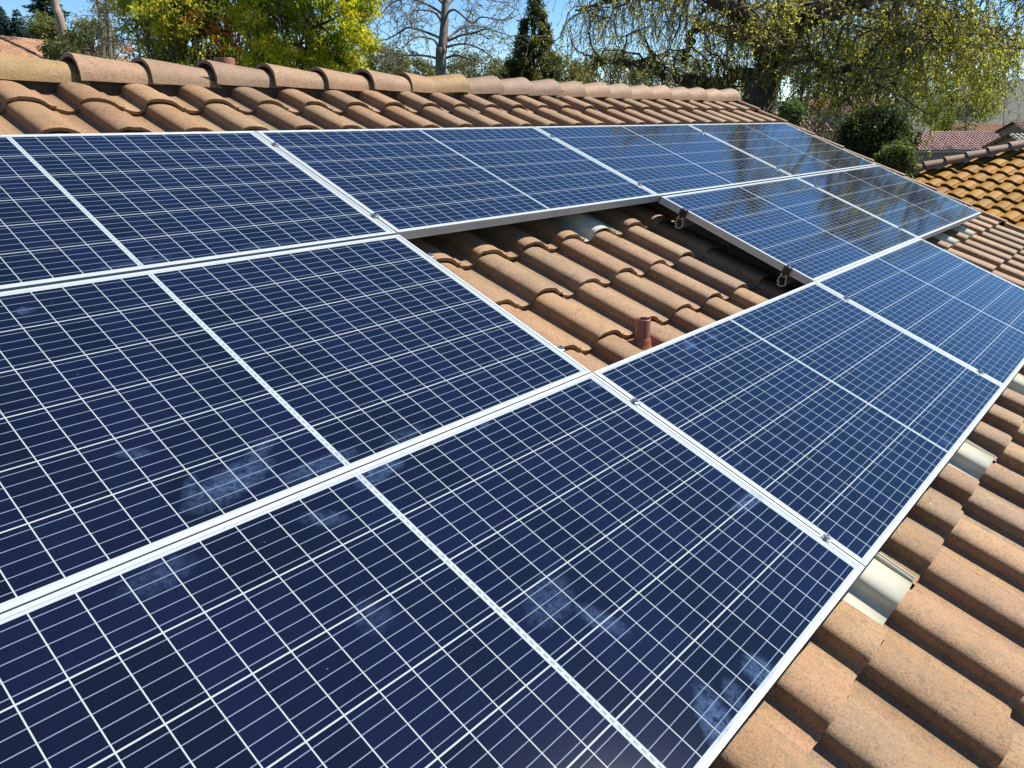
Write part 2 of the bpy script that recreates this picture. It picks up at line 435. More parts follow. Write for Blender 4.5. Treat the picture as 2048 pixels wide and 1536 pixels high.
# ------------------------------------------------------------------ solar panels
PW, PH, PU = 2.013, 1.011, 2.02
ML, MR, MT, MIDG = 0.022, 0.034, 0.018, 0.014
CP = (PW - ML - MR - MIDG) / 24; CQ = (PH - 2 * MT) / 6
def panel_material(idx, smudges):
    g = G("solar_laminate_%d" % idx); o = g.obj(); X, Y, Z = g.xyz(o)
    x = X - ML; y = Y + (PH - MT)                # y from 0 (lower) to 6q
    past = x.gt(12 * CP + MIDG / 2)
    x2 = x - past * MIDG
    mid = (x - (12 * CP + MIDG / 2)).abs().lt(MIDG / 2)
    fx = x2 / CP; fy = y / CQ
    cx = fx.fract(); cy = fy.fract()
    dx = (((cx - 0.5).abs() * -1.0) + 0.5) * CP
    dy = (((cy - 0.5).abs() * -1.0) + 0.5) * CQ
    inside = x.gt(0) * x.lt(24 * CP + MIDG) * y.gt(0) * y.lt(6 * CQ)
    gap = dx.lt(0.0013).max(dy.lt(0.0017))
    white = gap.max(mid).max(inside * -1.0 + 1.0)
    bb = ((cy * 5.0).fract() - 0.5).abs().lt(0.00085 / (CQ / 5))
    # tab ribbons in the middle gap
    midr = ((x - (12 * CP + MIDG / 2)).abs().lt(0.0022)) * ((y / 0.020).fract().lt(0.62))
    comb = g.node("ShaderNodeCombineXYZ"); g.set(comb.inputs[0], fx.floor() + idx * 31.0); g.set(comb.inputs[1], fy.floor())
    wn_ = g.node("ShaderNodeTexWhiteNoise", noise_dimensions='2D'); g.set(wn_.inputs["Vector"], comb.outputs[0])
    rnd = S(g, wn_.outputs["Value"])
    cell = g.mix(rnd, (0.0016, 0.0014, 0.0035), (0.0032, 0.0030, 0.0150))
    cry = g.node("ShaderNodeTexVoronoi"); g.set(cry.inputs["Vector"], o); cry.inputs["Scale"].default_value = 95.0
    cell = g.mix(S(g, cry.outputs["Color"]) if False else g.noise(o, 60.0, 3) * 0.2, cell, (0.007, 0.009, 0.026))
    strip = ((cy * 30.0).fract() - 0.5).abs().lt(0.09)
    cell = g.mix(strip * 0.035, cell, (0.20, 0.22, 0.30))
    c = g.mix(bb * 0.85, cell, (0.20, 0.26, 0.33))
    c = g.mix(white, c, (0.34, 0.38, 0.38))
    c = g.mix(midr * 0.8, c, (0.14, 0.18, 0.20))
    # dust: hand and shoe smears at their own places, plus sparse specks
    sm = None
    wob = g.noise(o, 14.0, 5, 0.7, 1.2); wob2 = g.noise(o, 60.0, 5, 0.75, 0.5)
    for (sx, sy, rx, ry, ang, st) in smudges:
        ca, sa = math.cos(ang), math.sin(ang)
        px = ((X - sx) * ca + (Y - sy) * sa) / rx; py = ((Y - sy) * ca - (X - sx) * sa) / ry
        d = (px * px + py * py)
        m = g.step(d + wob * 1.3 - 0.65, 1.0, 0.15) * (st * 0.62)
        sm = m if sm is None else sm.max(m)
    specks = g.node("ShaderNodeTexVoronoi"); g.set(specks.inputs["Vector"], o); specks.inputs["Scale"].default_value = 26.0
    sp = S(g, specks.outputs["Distance"]).lt(0.045) * g.noise(o, 9.0, 2).gt(0.60)
    film = g.step(g.noise(o, 3.0, 5, 0.65), 0.35, 0.9) * 0.012
    dust = sp * 0.6 + film
    if sm is not None:
        dust = dust + sm * g.step(wob2, 0.35, 0.66)
    dust = g.math('MINIMUM', dust, 0.9)
    c = g.mix(dust, c, (0.085, 0.145, 0.27))
    g.base(c)
    p = g.p
    p.inputs["Roughness"].default_value = 0.6; p.inputs["Specular IOR Level"].default_value = 0.0
    p.inputs["Coat Weight"].default_value = 1.0; p.inputs["Coat IOR"].default_value = 1.62
    g.set(p.inputs["Coat Roughness"], dust * 0.015 + 0.06)
    return g.m

def frame_mesh():
    bm = bmesh.new()
    lip, h, up = 0.0115, 0.040, 0.0016
    # profile (inset from the outer edge, z): outer wall with two shallow grooves, top lip, inner step
    prof = [(0.030, -h), (0.0, -h), (0.0, -0.027), (0.0012, -0.0262), (0.0012, -0.0250), (0.0, -0.0242), (0.0, -0.0165), (0.0012, -0.0157), (0.0012, -0.0147), (0.0, -0.0139),
            (0.0, -0.0008), (0.0008, 0.0), (lip - 0.0006, 0.0), (lip, -0.0005), (lip, -up - 0.001)]
    rings = []
    for d, z in prof:
        rings.append([bm.verts.new(p) for p in ((d, -PH + d, z), (PW - d, -PH + d, z), (PW - d, -d, z), (d, -d, z))])
    for A, B in zip(rings, rings[1:]):
        for i in range(4): bm.faces.new((A[i], A[(i + 1) % 4], B[(i + 1) % 4], B[i]))
    return bm_mesh("frame", bm)
FRAME = frame_mesh()
def glass_mesh():
    bm = bmesh.new(); e = 0.0105; z = -0.0016
    vs = [bm.verts.new(p) for p in ((e, -PH + e, z), (PW - e, -PH + e, z), (PW - e, -e, z), (e, -e, z))]
    vb_ = [bm.verts.new((v.co.x, v.co.y, z - 0.005)) for v in vs]
    bm.faces.new(vs); bm.faces.new(vb_[::-1])
    for i in range(4): bm.faces.new((vs[i], vb_[i], vb_[(i + 1) % 4], vs[(i + 1) % 4]))
    return bm_mesh("glass", bm)
ROWS = {'A': -0.003, 'B': -1.030, 'C': -2.0445}
def smear(px, py, col, row, rx, ry, ang, st):
    h = hitroof(px, py, 0.0); return (h.x - (PU * col + 0.0035), h.y - ROWS[row], rx, ry, ang, st)
SM = {
 ('C', 0): [smear(1100, 1200, 'x' and 0, 'C', .10, .06, .3, .5), smear(1205, 1240, 0, 'C', .035, .08, .4, .6), smear(1520, 1340, 0, 'C', .05, .05, 0, .95),
            smear(1430, 1440, 0, 'C', .10, .045, .9, .95), smear(1500, 1000, 0, 'C', .12, .028, -.05, .75), smear(760, 945, 0, 'C', .09, .03, .1, .7),
            smear(650, 1035, 0, 'C', .06, .03, -.5, .5), smear(320, 1150, 0, 'C', .09, .04, .1, .35), smear(745, 1230, 0, 'C', .05, .05, .4, .3), smear(970, 850, 0, 'C', .03, .015, .3, .5), smear(1195, 770, 0, 'C', .04, .02, -.3, .6), smear(1470, 1390, 0, 'C', .05, .03, .9, .7)],
 ('C', 1): [smear(1380, 690, 1, 'C', .06, .03, .2, .8), smear(1425, 672, 1, 'C', .035, .025, .1, .8), smear(1415, 700, 1, 'C', .025, .02, .1, .8), smear(1910, 850, 1, 'C', .03, .05, .3, .6), smear(1890, 880, 1, 'C', .05, .025, .2, .7), smear(1940, 815, 1, 'C', .03, .03, .2, .4), smear(1480, 925, 1, 'C', .02, .008, .2, .6)],
 ('B', 0): [smear(460, 965, 0, 'B', .14, .05, .25, .75), smear(640, 930, 0, 'B', .13, .03, .05, .6), smear(380, 975, 0, 'B', .05, .02, .9, .5), smear(50, 620, 0, 'B', .03, .02, .3, .6), smear(265, 905, 0, 'B', .04, .02, -.4, .5),
            smear(810, 870, 0, 'B', .09, .025, .1, .35), smear(1080, 690, 0, 'B', .05, .03, .2, .25), smear(520, 900, 0, 'B', .07, .025, .5, .5)],
 ('A', 0): [smear(290, 520, 0, 'A', .10, .02, .1, .45), smear(230, 530, 0, 'A', .06, .015, .1, .4), smear(520, 490, 0, 'A', .12, .015, .05, .35)],
 ('A', 1): [smear(610, 275, 1, 'A', .05, .03, .2, .4)],
}
PANELS = [
 ('A', 0, "solar panel under the ridge tiles whose left end is cut off by the photo edge"),
 ('A', 1, "upper solar panel along the top edge of the open tile gap"),
 ('A', 2, "upper solar panel reflecting dark branches, touching the gap only at its corner"),
 ('A', 3, "farthest small looking solar panel at the upper right roof corner"),
 ('B', 0, "middle row solar panel left of the open tile gap and vent pipe"),
 ('B', 2, "middle row solar panel right of the gap with black clamps on its left side"),
 ('B', 3, "bright blue solar panel at the right end with its corner against the ochre roof"),
 ('C', 0, "largest nearest solar panel filling the foreground with whitish hand smears"),
 ('C', 1, "lower solar panel directly below the vent pipe and open gap"),
 ('C', 2, "lower right solar panel running out of the photo beside bare tiles"),
]
PGROUP = "solar panels mounted on the tiled roof"
for i, (r, c, lab) in enumerate(PANELS):
    rot = RM @ Matrix.Rotation(math.radians(random.Random(i).uniform(-.06, .06)), 4, 'X')
    e = empty("solar_panel", roofw(PU * c + 0.0035, ROWS[r], 0.0), rot, lab, "solar panel", PGROUP)
    f = link("frame", FRAME, None, e)
    if not FRAME.materials: FRAME.materials.append(M['alu'])
    link("glass", glass_mesh(), panel_material(i, SM.get((r, c), [])), e)

# rails under the panels (hollow teardrop section)
RP = [(-0.016, -0.041), (-0.010, -0.041), (-0.009, -0.052), (0.009, -0.052), (0.010, -0.041), (0.016, -0.041), (0.018, -0.090), (0.014, -0.092), (0.008, -0.086), (0.006, -0.100),
      (0.012, -0.104), (0.000, -0.108), (-0.016, -0.106), (-0.030, -0.096), (-0.034, -0.088)]
def rail(u0, u1, s, label):
    e = empty("mounting_rail", roofw(u0, s, -0.075), RM, label, "mounting rail", "mounting rails under the panels")
    bm = bmesh.new(); L = u1 - u0
    P = [Vector(p) for p in RP]; cen = Vector((-0.004, -0.078))
    inner = []
    n = len(P)
    for i, p in enumerate(P):
        d = (P[(i + 1) % n] - P[i - 1]); nn = Vector((-d.y, d.x)).normalized()
        inner.append(p + nn * (-0.0026 if False else 0.0026) * (1 if (p + nn * .002 - cen).length < (p - cen).length else -1))
    def ring(Q, x): return [bm.verts.new((x, q.x, q.y + 0.075)) for q in Q]
    oa, ob, ia, ib = ring(P, 0), ring(P, L), ring(inner, 0), ring(inner, L)
    for i in range(n):
        k = (i + 1) % n
        bm.faces.new((oa[i], ob[i], ob[k], oa[k])); bm.faces.new((ia[k], ib[k], ib[i], ia[i]))
        bm.faces.new((oa[k], ia[k], ia[i], oa[i])); bm.faces.new((ob[i], ib[i], ib[k], ob[k]))
    link("extrusion", bm_mesh("extrusion", bm), M['rail'], e)
RS = {'A': (-0.165, -0.872), 'B': (-1.205, -1.890), 'C': (-2.228, -2.931)}
rail(0.05, 8.12, RS['A'][0], "long aluminium rail hidden beneath the upper edge of the top panel row")
rail(0.05, 8.12, RS['A'][1], "long aluminium rail hidden beneath the lower edge of the top panel row")
rail(0.05, 2.045, RS['B'][0], "aluminium rail under the middle left panel, upper of the two")
rail(0.05, 2.045, RS['B'][1], "aluminium rail under the middle left panel, lower of the two")
rail(4.018, 8.12, RS['B'][0], "rail whose open end shows below the upper black clamp")
rail(4.018, 8.12, RS['B'][1], "rail whose open end shows below the lower black clamp")
rail(0.05, 6.09, RS['C'][0], "aluminium rail beneath the upper edge of the bottom panel row")
rail(0.05, 6.09, RS['C'][1], "aluminium rail beneath the lower edge of the bottom panel row")

# clamps
def bolt_bm(z0, r=0.0125):
    bm = bmesh.new()
    bm_lathe(bm, [(0.0002, z0), (r, z0), (r, z0 + 0.002), (r * .80, z0 + 0.0026), (r * .74, z0 + 0.0075), (r * .60, z0 + 0.0090), (r * .42, z0 + 0.0090), (r * .38, z0 + 0.0045), (0.0002, z0 + 0.0045)], 20)
    return bm_mesh("bolt", bm)
BOLT = bolt_bm(0.0032)
def mid_body():
    bm = bmesh.new(); bm_box(bm, -0.0105, 0.0105, -0.016, 0.016, 0.0006, 0.0032); bm_box(bm, -0.0025, 0.0025, -0.014, 0.014, -0.040, 0.0006)
    return bm_mesh("clamp_body", bm)
def end_body():
    bm = bmesh.new(); bm_box(bm, -0.026, -0.0006, -0.018, 0.018, -0.0405, 0.0008); bm_box(bm, -0.026, 0.008, -0.018, 0.018, 0.0008, 0.0032)
    return bm_mesh("clamp_body", bm)
MIDB, ENDB = mid_body(), end_body()
BOLT.materials.append(M['steel'])
MIDB.materials.append(M['steel']); ENDB.materials.append(M['black'])
def slim_body():
    bm = bmesh.new(); bm_box(bm, -0.024, -0.0006, -0.014, 0.014, -0.0405, -0.0045)
    return bm_mesh("clamp_body", bm)
ENDS = slim_body(); ENDS.materials.append(M['rail'])
def clamp(u, s, kind, label):
    e = empty("panel_clamp", roofw(u, s, 0.0), RM, label, "clamp", "clamps holding the solar panels")
    b = link("clamp_body", {'mid': MIDB, 'black': ENDB, 'light': ENDS}[kind], None, e)
    k = link("bolt", BOLT, None, e)
    if kind != 'mid': k.location = (-0.013, 0, 0.0 if kind == 'black' else -0.0078)
    if kind == 'light': e.matrix_world = e.matrix_world @ Matrix.Rotation(math.pi, 4, 'Z')
    return e
def lab(row, pos, seam): return "small bolt clamp at the %s end of the seam %s" % (pos, seam)
for row, seams in (('A', {1: "between the two upper left panels", 2: "right of the upper panel bordering the gap", 3: "left of the farthest upper right panel"}),
                   ('B', {3: "between the two right hand middle row panels"}),
                   ('C', {1: "right of the largest foreground panel", 2: "left of the cut off lower right panel"})):
    for c, txt in seams.items():
        for q, s in enumerate(RS[row]):
            clamp(PU * c, s, 'mid', "%s bolt clamp in the seam %s" % (("upper", "lower")[q], txt))
for q, s in enumerate(RS['B']):
    clamp(4.0435, s, 'black', ("black end clamp near the top corner of the panel right of the gap", "black end clamp near the bottom corner of the panel right of the gap")[q])
    clamp(2.0165, s, 'light', ("shiny end clamp bolt at the upper left side of the gap", "shiny end clamp bolt at the lower left side of the gap")[q])
    clamp(8.0765, s, 'light', ("upper end clamp on the outer edge of the bright blue right panel", "lower end clamp on the outer edge of the bright blue right panel")[q])
for q, s in enumerate(RS['A']):
    clamp(8.0765, s, 'light', ("upper end clamp on the outer edge of the farthest top panel", "lower end clamp on the outer edge of the farthest top panel")[q])
for q, s in enumerate(RS['C']):
    clamp(6.0565, s, 'light', ("upper end clamp on the outer edge of the cut off lower right panel", "lower end clamp on the outer edge of the cut off lower right panel")[q])

# a dry leaf on the tiles
lp = hitroof(1592, 1524, -0.20)
bm = bmesh.new()
lv = [bm.verts.new(p) for p in ((0, -.012, 0), (.005, -.004, .003), (.004, .006, .004), (0, .014, .002), (-.004, .006, .006), (-.005, -.004, .005))]
bm.faces.new(lv[:4]); bm.faces.new([lv[0], lv[3], lv[4], lv[5]])
o = link("dry_leaf", bm_mesh("dry_leaf", bm), plain("dry_leaf", (0.55, 0.36, 0.16), 0.7))
o.matrix_world = Matrix.Translation(RM @ (lp + Vector((0, 0, 0.006)))) @ RM @ Matrix.Rotation(0.6, 4, 'Z')
tag(o, "tiny dry tan leaf lying on the tiles below the foreground panel", "leaf")

# ------------------------------------------------------------------ neighbouring houses
def azv(deg): a = math.radians(deg); return Vector((math.sin(a), math.cos(a), 0))
def frame_from(u, s_h, pitch):
    """columns: u (along the courses), s (up the slope), n (out)."""
    s = (s_h * math.cos(pitch) + Vector((0, 0, 1)) * math.sin(pitch)).normalized()
    n = u.cross(s).normalized(); return Matrix((u, s, n)).transposed()
def sheet_roof(origin, u_az, pitch_deg, u0, u1, s0, s1, cols, seed, keep=None, lo=True, tk=None):
    """tiles on one slope; origin lies on the slope, u runs along azimuth u_az."""
    u = azv(u_az); sh = Vector((0, 0, 1)).cross(u); R_ = frame_from(u, sh, math.radians(pitch_deg))
    r = np.random.default_rng(seed); cells = []
    for k in range(int(math.floor(u0 / CW)), int(math.ceil(u1 / CW))):
        for j in range(int(math.floor(s0 / EXP)), int(math.ceil(s1 / EXP))):
            if keep is None or keep(k * CW + CW / 2, j * EXP + EXP / 2): cells.append((k * CW, j * EXP))
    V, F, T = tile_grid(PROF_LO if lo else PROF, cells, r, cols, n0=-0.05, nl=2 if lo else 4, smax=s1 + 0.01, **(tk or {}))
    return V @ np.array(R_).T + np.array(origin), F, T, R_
def join(parts):
    Vs, Fs, Ts, b = [], [], [], 0
    for V, F, T in parts: Vs.append(V); Fs.append(F + b); Ts.append(T); b += len(V)
    return np.concatenate(Vs), np.concatenate(Fs), np.concatenate(Ts)
def gable_house(p_ridge, u_az, length, half, pitch, cols, wallmat, label, seed, windows=(), gz=GZ, fascia=True):
    e = empty("distant_house", (p_ridge.x, p_ridge.y, gz), None, label, "house", "neighbouring houses beyond the roof")
    def put(o): o.parent = e; o.matrix_parent_inverse = e.matrix_world.inverted(); return o
    t = math.tan(math.radians(pitch)); sl = half / math.cos(math.radians(pitch))
    A = sheet_roof(p_ridge, u_az, pitch, 0, length, -sl, 0, cols, seed)
    pr2 = p_ridge + azv(u_az) * length
    B = sheet_roof(pr2, u_az + 180, pitch, 0, length, -sl, 0, cols, seed + 1)
    V, F, T = join([A[:3], B[:3]])
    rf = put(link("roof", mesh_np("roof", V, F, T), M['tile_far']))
    u = azv(u_az); v = Vector((0, 0, 1)).cross(u)          # v: horizontal, up the near slope
    def P(a, b, z): q = p_ridge + u * a + v * b; return Vector((q.x, q.y, z))
    zr = p_ridge.z - 0.10; ze = zr - (half - 0.35) * t
    bm = bmesh.new(); w_ = half - 0.35; a0, a1 = 0.25, length - 0.25
    c = [[bm.verts.new(P(a, b, z)) for b, z in ((-w_, gz - 1), (-w_, ze), (0, zr - 0.06), (w_, ze), (w_, gz - 1))] for a in (a0, a1)]
    bm.faces.new(c[0]); bm.faces.new(c[1][::-1])
    for i in (0, 1, 2, 3): bm.faces.new((c[0][i], c[0][i + 1], c[1][i + 1], c[1][i]))
    put(link("wall", bm_mesh("wall", bm), wallmat))
    if fascia:
        zf = p_ridge.z - half * t - 0.03
        for sg in (-1, 1):
            bm = bmesh.new(); q0, q1 = P(0, sg * (half - 0.03), 0), P(length, sg * (half + 0.0), 0)
            d = u; n_ = v * sg
            base = [P(0, sg * (half - 0.03), zf - 0.16), P(length, sg * (half - 0.03), zf - 0.16)]
            vs = []
            for a in (0, length):
                for off in (0, 0.04):
                    for z in (zf - 0.16, zf): vs.append(bm.verts.new(P(a, sg * (half - 0.04 + off), z)))
            for f in ((0, 1, 3, 2), (4, 6, 7, 5), (0, 4, 5, 1), (2, 3, 7, 6), (0, 2, 6, 4), (1, 5, 7, 3)): bm.faces.new([vs[i] for i in f])
            put(link("fascia", bm_mesh("fascia", bm), M['trim']))
    for (side, a, zc, ww, hh) in windows:
        bm = bmesh.new(); b = (w_ + 0.02) * side
        vs = [bm.verts.new(P(a + dx, b, zc + dz)) for dx, dz in ((-ww, -hh), (ww, -hh), (ww, hh), (-ww, hh))]
        bm.faces.new(vs); put(link("window", bm_mesh("window", bm), M['glassdark']))
    return e
PINK = [(0.544, 0.262, 0.228), (0.500, 0.228, 0.207), (0.588, 0.316, 0.282)]
ORANGE = [(0.544, 0.240, 0.099), (0.500, 0.207, 0.087), (0.588, 0.282, 0.119)]
PALE = [(0.566, 0.522, 0.391), (0.500, 0.468, 0.348), (0.631, 0.576, 0.457)]
MAROON = [(0.326, 0.109, 0.119), (0.282, 0.099, 0.109)]
BROWNPINK = [(0.457, 0.240, 0.173), (0.413, 0.207, 0.163), (0.500, 0.294, 0.228)]
gable_house(at(1770, 262, 63), 130, 9.6, 3.3, 22, PINK, M['stucco'], "tan house with a pinkish red tile roof beyond the ochre roof", 11, windows=((-1, 4.5, -3.9, 0.8, 0.6),))
gable_house(at(2018, 267, 47), 135, 6.0, 2.2, 22, PALE, M['stucco'], "house with pale cream tiles at the right photo edge behind the ochre ridge", 21)
gable_house(at(1884, 247, 92), 140, 11.0, 4.0, 20, ORANGE, M['stucco'], "house with an orange tile roof just above the pinkish roof", 31)
gable_house(at(2026, 243, 72), 140, 8.0, 2.6, 20, MAROON, M['stucco'], "house with a dark maroon roof cut by the right photo edge", 41)
gable_house(at(1530, 219, 46), 135, 2.9, 2.6, 24, BROWNPINK, M['stucco_grey'], "house with brownish pink tiles just past the right end of the ridge", 51)
gable_house(at(1590, 194, 66), 130, 7.0, 3.0, 22, ORANGE, M['stucco_grey'], "grey walled house with orange roof half hidden by the weeping tree", 61, windows=((-1, 2.0, -1.2, 0.7, 0.6),))
gable_house(at(-90, 60, 44), 62, 11.2, 3.6, 22, [(0.52, 0.28, 0.16), (0.48, 0.25, 0.14), (0.55, 0.31, 0.18)], M['stucco'], "house with a finely tiled tan roof at the upper left photo edge", 71)
gable_house(at(985, 148, 80), 150, 6.0, 2.6, 22, [(0.45, 0.19, 0.13), (0.40, 0.17, 0.12)], M['stucco'], "house with a dull red roof glimpsed behind the bare tree", 81)

# the ochre hipped roof next door
OP = 20.0
o0 = at(1930, 328, 15.0)
och = empty("neighbour_house", (o0.x, o0.y, GZ), None, "house with mossy ochre tiles and a brown capped hip beside the panels", "house")
def oput(o, par=None):
    o.parent = par or och; o.matrix_parent_inverse = och.matrix_world.inverted() if par is None else Matrix.Identity(4); return o
OCH = [(0.290, 0.137, 0.012), (0.312, 0.152, 0.015), (0.278, 0.137, 0.017), (0.319, 0.167, 0.031), (0.261, 0.122, 0.010)]
cosp = math.cos(math.radians(OP))
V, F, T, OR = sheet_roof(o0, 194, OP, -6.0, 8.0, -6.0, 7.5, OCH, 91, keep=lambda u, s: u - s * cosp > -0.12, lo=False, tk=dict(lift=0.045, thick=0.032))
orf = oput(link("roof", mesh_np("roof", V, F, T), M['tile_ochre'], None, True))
try: orf.data.set_sharp_from_angle(angle=math.radians(50))
except Exception: pass
def ow(u, s, n): return o0 + OR @ Vector((u, s, n))
bm = bmesh.new()
vs = [bm.verts.new(ow(*p)) for p in ((-6 * cosp, -6.3, -0.09), (8, -6.3, -0.09), (8, 7.5, -0.09), (7.5 * cosp, 7.5, -0.09))]
bm.faces.new(vs)
# second slope behind the hip
top = ow(7.5 * cosp, 7.5, -0.09); low = ow(-6.3 * cosp, -6.3, -0.09)
f1 = top + azv(104) * 6; f2 = low + azv(104) * 18
v4 = [bm.verts.new(p) for p in (low, top, f1, f2)]
bm.faces.new(v4)
oput(link("roof_deck", bm_mesh("roof_deck", bm), M['underlay']))
bm = bmesh.new(); zw = low.z - 0.05
q = [low + azv(104) * 0.4 + azv(194) * 0.4, low + azv(104) * 0.4 + azv(194) * 13.5, low + azv(104) * 12 + azv(194) * 13.5, low + azv(104) * 12 + azv(194) * 0.4]
va = [bm.verts.new((p.x, p.y, GZ - 0.5)) for p in q]; vb_ = [bm.verts.new((p.x, p.y, zw)) for p in q]
for i in range(4): bm.faces.new((va[i], va[(i + 1) % 4], vb_[(i + 1) % 4], vb_[i]))
bm.faces.new(vb_)
oput(link("wall", bm_mesh("wall", bm), M['stucco']))
hd = (ow(1 * cosp, 1, 0) - ow(0, 0, 0)).normalized()       # up the hip
step = 0.375; hx = hd; hy = Vector((0, 0, 1)).cross(hx).normalized(); hz = hx.cross(hy)
HR = Matrix((hx, hy, hz)).transposed().to_4x4()
orf_inv = None
for i in range(-11, 17):
    me = cap_mesh(300 + i, col=((0.320, 0.179, 0.128), (0.294, 0.166, 0.122), (0.339, 0.192, 0.134))[i % 3], rw=0.15, rn=0.125, hw=0.14, hn=0.11)
    o = link("ridge_cap", me, M['tile'], None, True)
    o.matrix_world = Matrix.Translation(o0 + hd * (step * i) + Vector((0, 0, 0.085))) @ HR @ Matrix.Rotation(math.radians(1.0), 4, 'Y')
    o.parent = orf; o.matrix_parent_inverse = Matrix.Identity(4)
    try: me.set_sharp_from_angle(angle=math.radians(50))
    except Exception: pass

# ------------------------------------------------------------------ vegetation
def leaf_mat(name, trans=0.5):
    g = G(name); t = g.attr(); g.base(t); g.p.inputs["Roughness"].default_value = 0.55
    g.p.inputs["Specular IOR Level"].default_value = 0.3
    tr = g.node("ShaderNodeBsdfTranslucent"); g.set(tr.inputs[0], t)
    mx = g.node("ShaderNodeMixShader"); mx.inputs[0].default_value = trans
    g.t.links.new(g.p.outputs[0], mx.inputs[1]); g.t.links.new(tr.outputs[0], mx.inputs[2])
    g.t.links.new(mx.outputs[0], g.out.inputs[0]); return g.m
M['leaf'] = leaf_mat("leaf")
M['bark'] = plain("grey_brown_bark", (0.075, 0.055, 0.040), 0.9, 0, 0.45, 9.0, 0.8, 30.0)
M['twig'] = plain("grey_twig", (0.17, 0.13, 0.09), 0.85, 0, 0.4, 4.0)
M['bark_pale'] = plain("pale_mottled_bark", (0.16, 0.135, 0.10), 0.85, 0, 0.5, 7.0, 0.3, 20.0)
M['bark_tan'] = plain("tan_palm_bark", (0.24, 0.18, 0.13), 0.9, 0, 0.3, 5.0, 0.5, 15.0)

def tubes(br, sides=5):
    """br: list of (pts (k,3), radii (k)). One mesh of tapering tubes."""
    Vs, Fs, b = [], [], 0
    ang = np.arange(sides) * 2 * np.pi / sides; ca, sa = np.cos(ang), np.sin(ang)
    for pts, rad in br:
        pts = np.asarray(pts, float); rad = np.asarray(rad, float); k = len(pts)
        t = np.gradient(pts, axis=0); t /= np.linalg.norm(t, axis=1)[:, None] + 1e-9
        ref = np.array([0.31, 0.95, 0.05]) if abs(t[0, 2]) > 0.7 else np.array([0.05, 0.1, 1.0])
        a = np.cross(t, ref); a /= np.linalg.norm(a, axis=1)[:, None] + 1e-9
        c = np.cross(t, a)
        V = pts[:, None, :] + rad[:, None, None] * (ca[None, :, None] * a[:, None, :] + sa[None, :, None] * c[:, None, :])
        Vs.append(V.reshape(-1, 3))
        i = np.arange(k * sides).reshape(k, sides); j = np.roll(i, -1, 1)
        Fs.append(np.stack([i[:-1], j[:-1], j[1:], i[1:]], -1).reshape(-1, 4) + b); b += k * sides
    return np.concatenate(Vs), np.concatenate(Fs)
def leaves(P, size, rng, cols, droop=0.0, aspect=0.45, tint_noise=0.25, dirs=None):
    n = len(P); d = rng.normal(size=(n, 3)); d[:, 2] -= droop
    if dirs is not None: d = dirs + d * 0.45
    d /= np.linalg.norm(d, axis=1)[:, None]
    r = rng.normal(size=(n, 3)); w_ = np.cross(d, r); w_ /= np.linalg.norm(w_, axis=1)[:, None] + 1e-9
    nn = np.cross(d, w_)
    s = size * rng.uniform(0.6, 1.35, n)[:, None]
    V = np.stack([P, P + d * s * 0.5 + w_ * s * aspect * 0.5 + nn * s * 0.06, P + d * s, P + d * s * 0.5 - w_ * s * aspect * 0.5 + nn * s * 0.06], 1).reshape(-1, 3)
    F = np.arange(4 * n).reshape(n, 4)
    cols = np.array(cols); c = cols[rng.integers(len(cols), size=n)] * rng.uniform(1 - tint_noise, 1 + tint_noise, n)[:, None]
    return V, F, np.repeat(c, 4, 0)
def grow(p, d, length, r0, r1, k, curl, droop, rng):
    pts = [np.array(p, float)]; d = np.array(d, float); d /= np.linalg.norm(d); st = length / k
    for _ in range(k):
        d = d + rng.normal(0, curl, 3); d[2] -= droop; d /= np.linalg.norm(d)
        pts.append(pts[-1] + d * st)
    return np.array(pts), np.linspace(r0, r1, k + 1)
def smooth(pts, n=6):
    P = [np.array(p, float) for p in pts]; out = []
    for i in range(len(P) - 1):
        a, b, c, d = P[max(i - 1, 0)], P[i], P[i + 1], P[min(i + 2, len(P) - 1)]
        for t in np.linspace(0, 1, n, endpoint=False):
            out.append(0.5 * (2 * b + (c - a) * t + (2 * a - 5 * b + 4 * c - d) * t * t + (3 * b - a - 3 * c + d) * t ** 3))
    out.append(P[-1]); return np.array(out)
def tree_thing(name, base, label, cat, trunk_br, crown, bark, sides=7, group=None, twigs=None, twig_mat=None):
    e = empty(name, base, None, label, cat, group)
    V, F = tubes(trunk_br, sides); b = np.array(base)
    link("trunk", mesh_np("trunk", V - b, F), bark, e, True)
    V = F = T = None; nt = 0
    if twigs:
        V, F = tubes(twigs, 3); T = np.ones((len(V), 3)) * 0.1; nt = len(F)
    if crown is not None:
        Vc, Fc, Tc = crown
        if V is None: V, F, T = Vc, Fc, Tc
        else: F = np.concatenate([F, Fc + len(V)]); V = np.concatenate([V, Vc]); T = np.concatenate([T, Tc])
    if V is not None:
        me = mesh_np("crown", V - b, F, T); o = link("crown", me, M['leaf'], e)
        if nt:
            me.materials.append(twig_mat or bark); k = np.zeros(len(me.polygons), np.int32); k[:nt] = 1
            me.polygons.foreach_set("material_index", k)
    return e
def pxl(x, y, d): return np.array(at(x, y, d))
def interp(pts, rad, f):
    x = np.linspace(0, 1, len(pts)); return np.array([np.interp(f, x, pts[:, i]) for i in range(3)]), float(np.interp(f, x, rad))

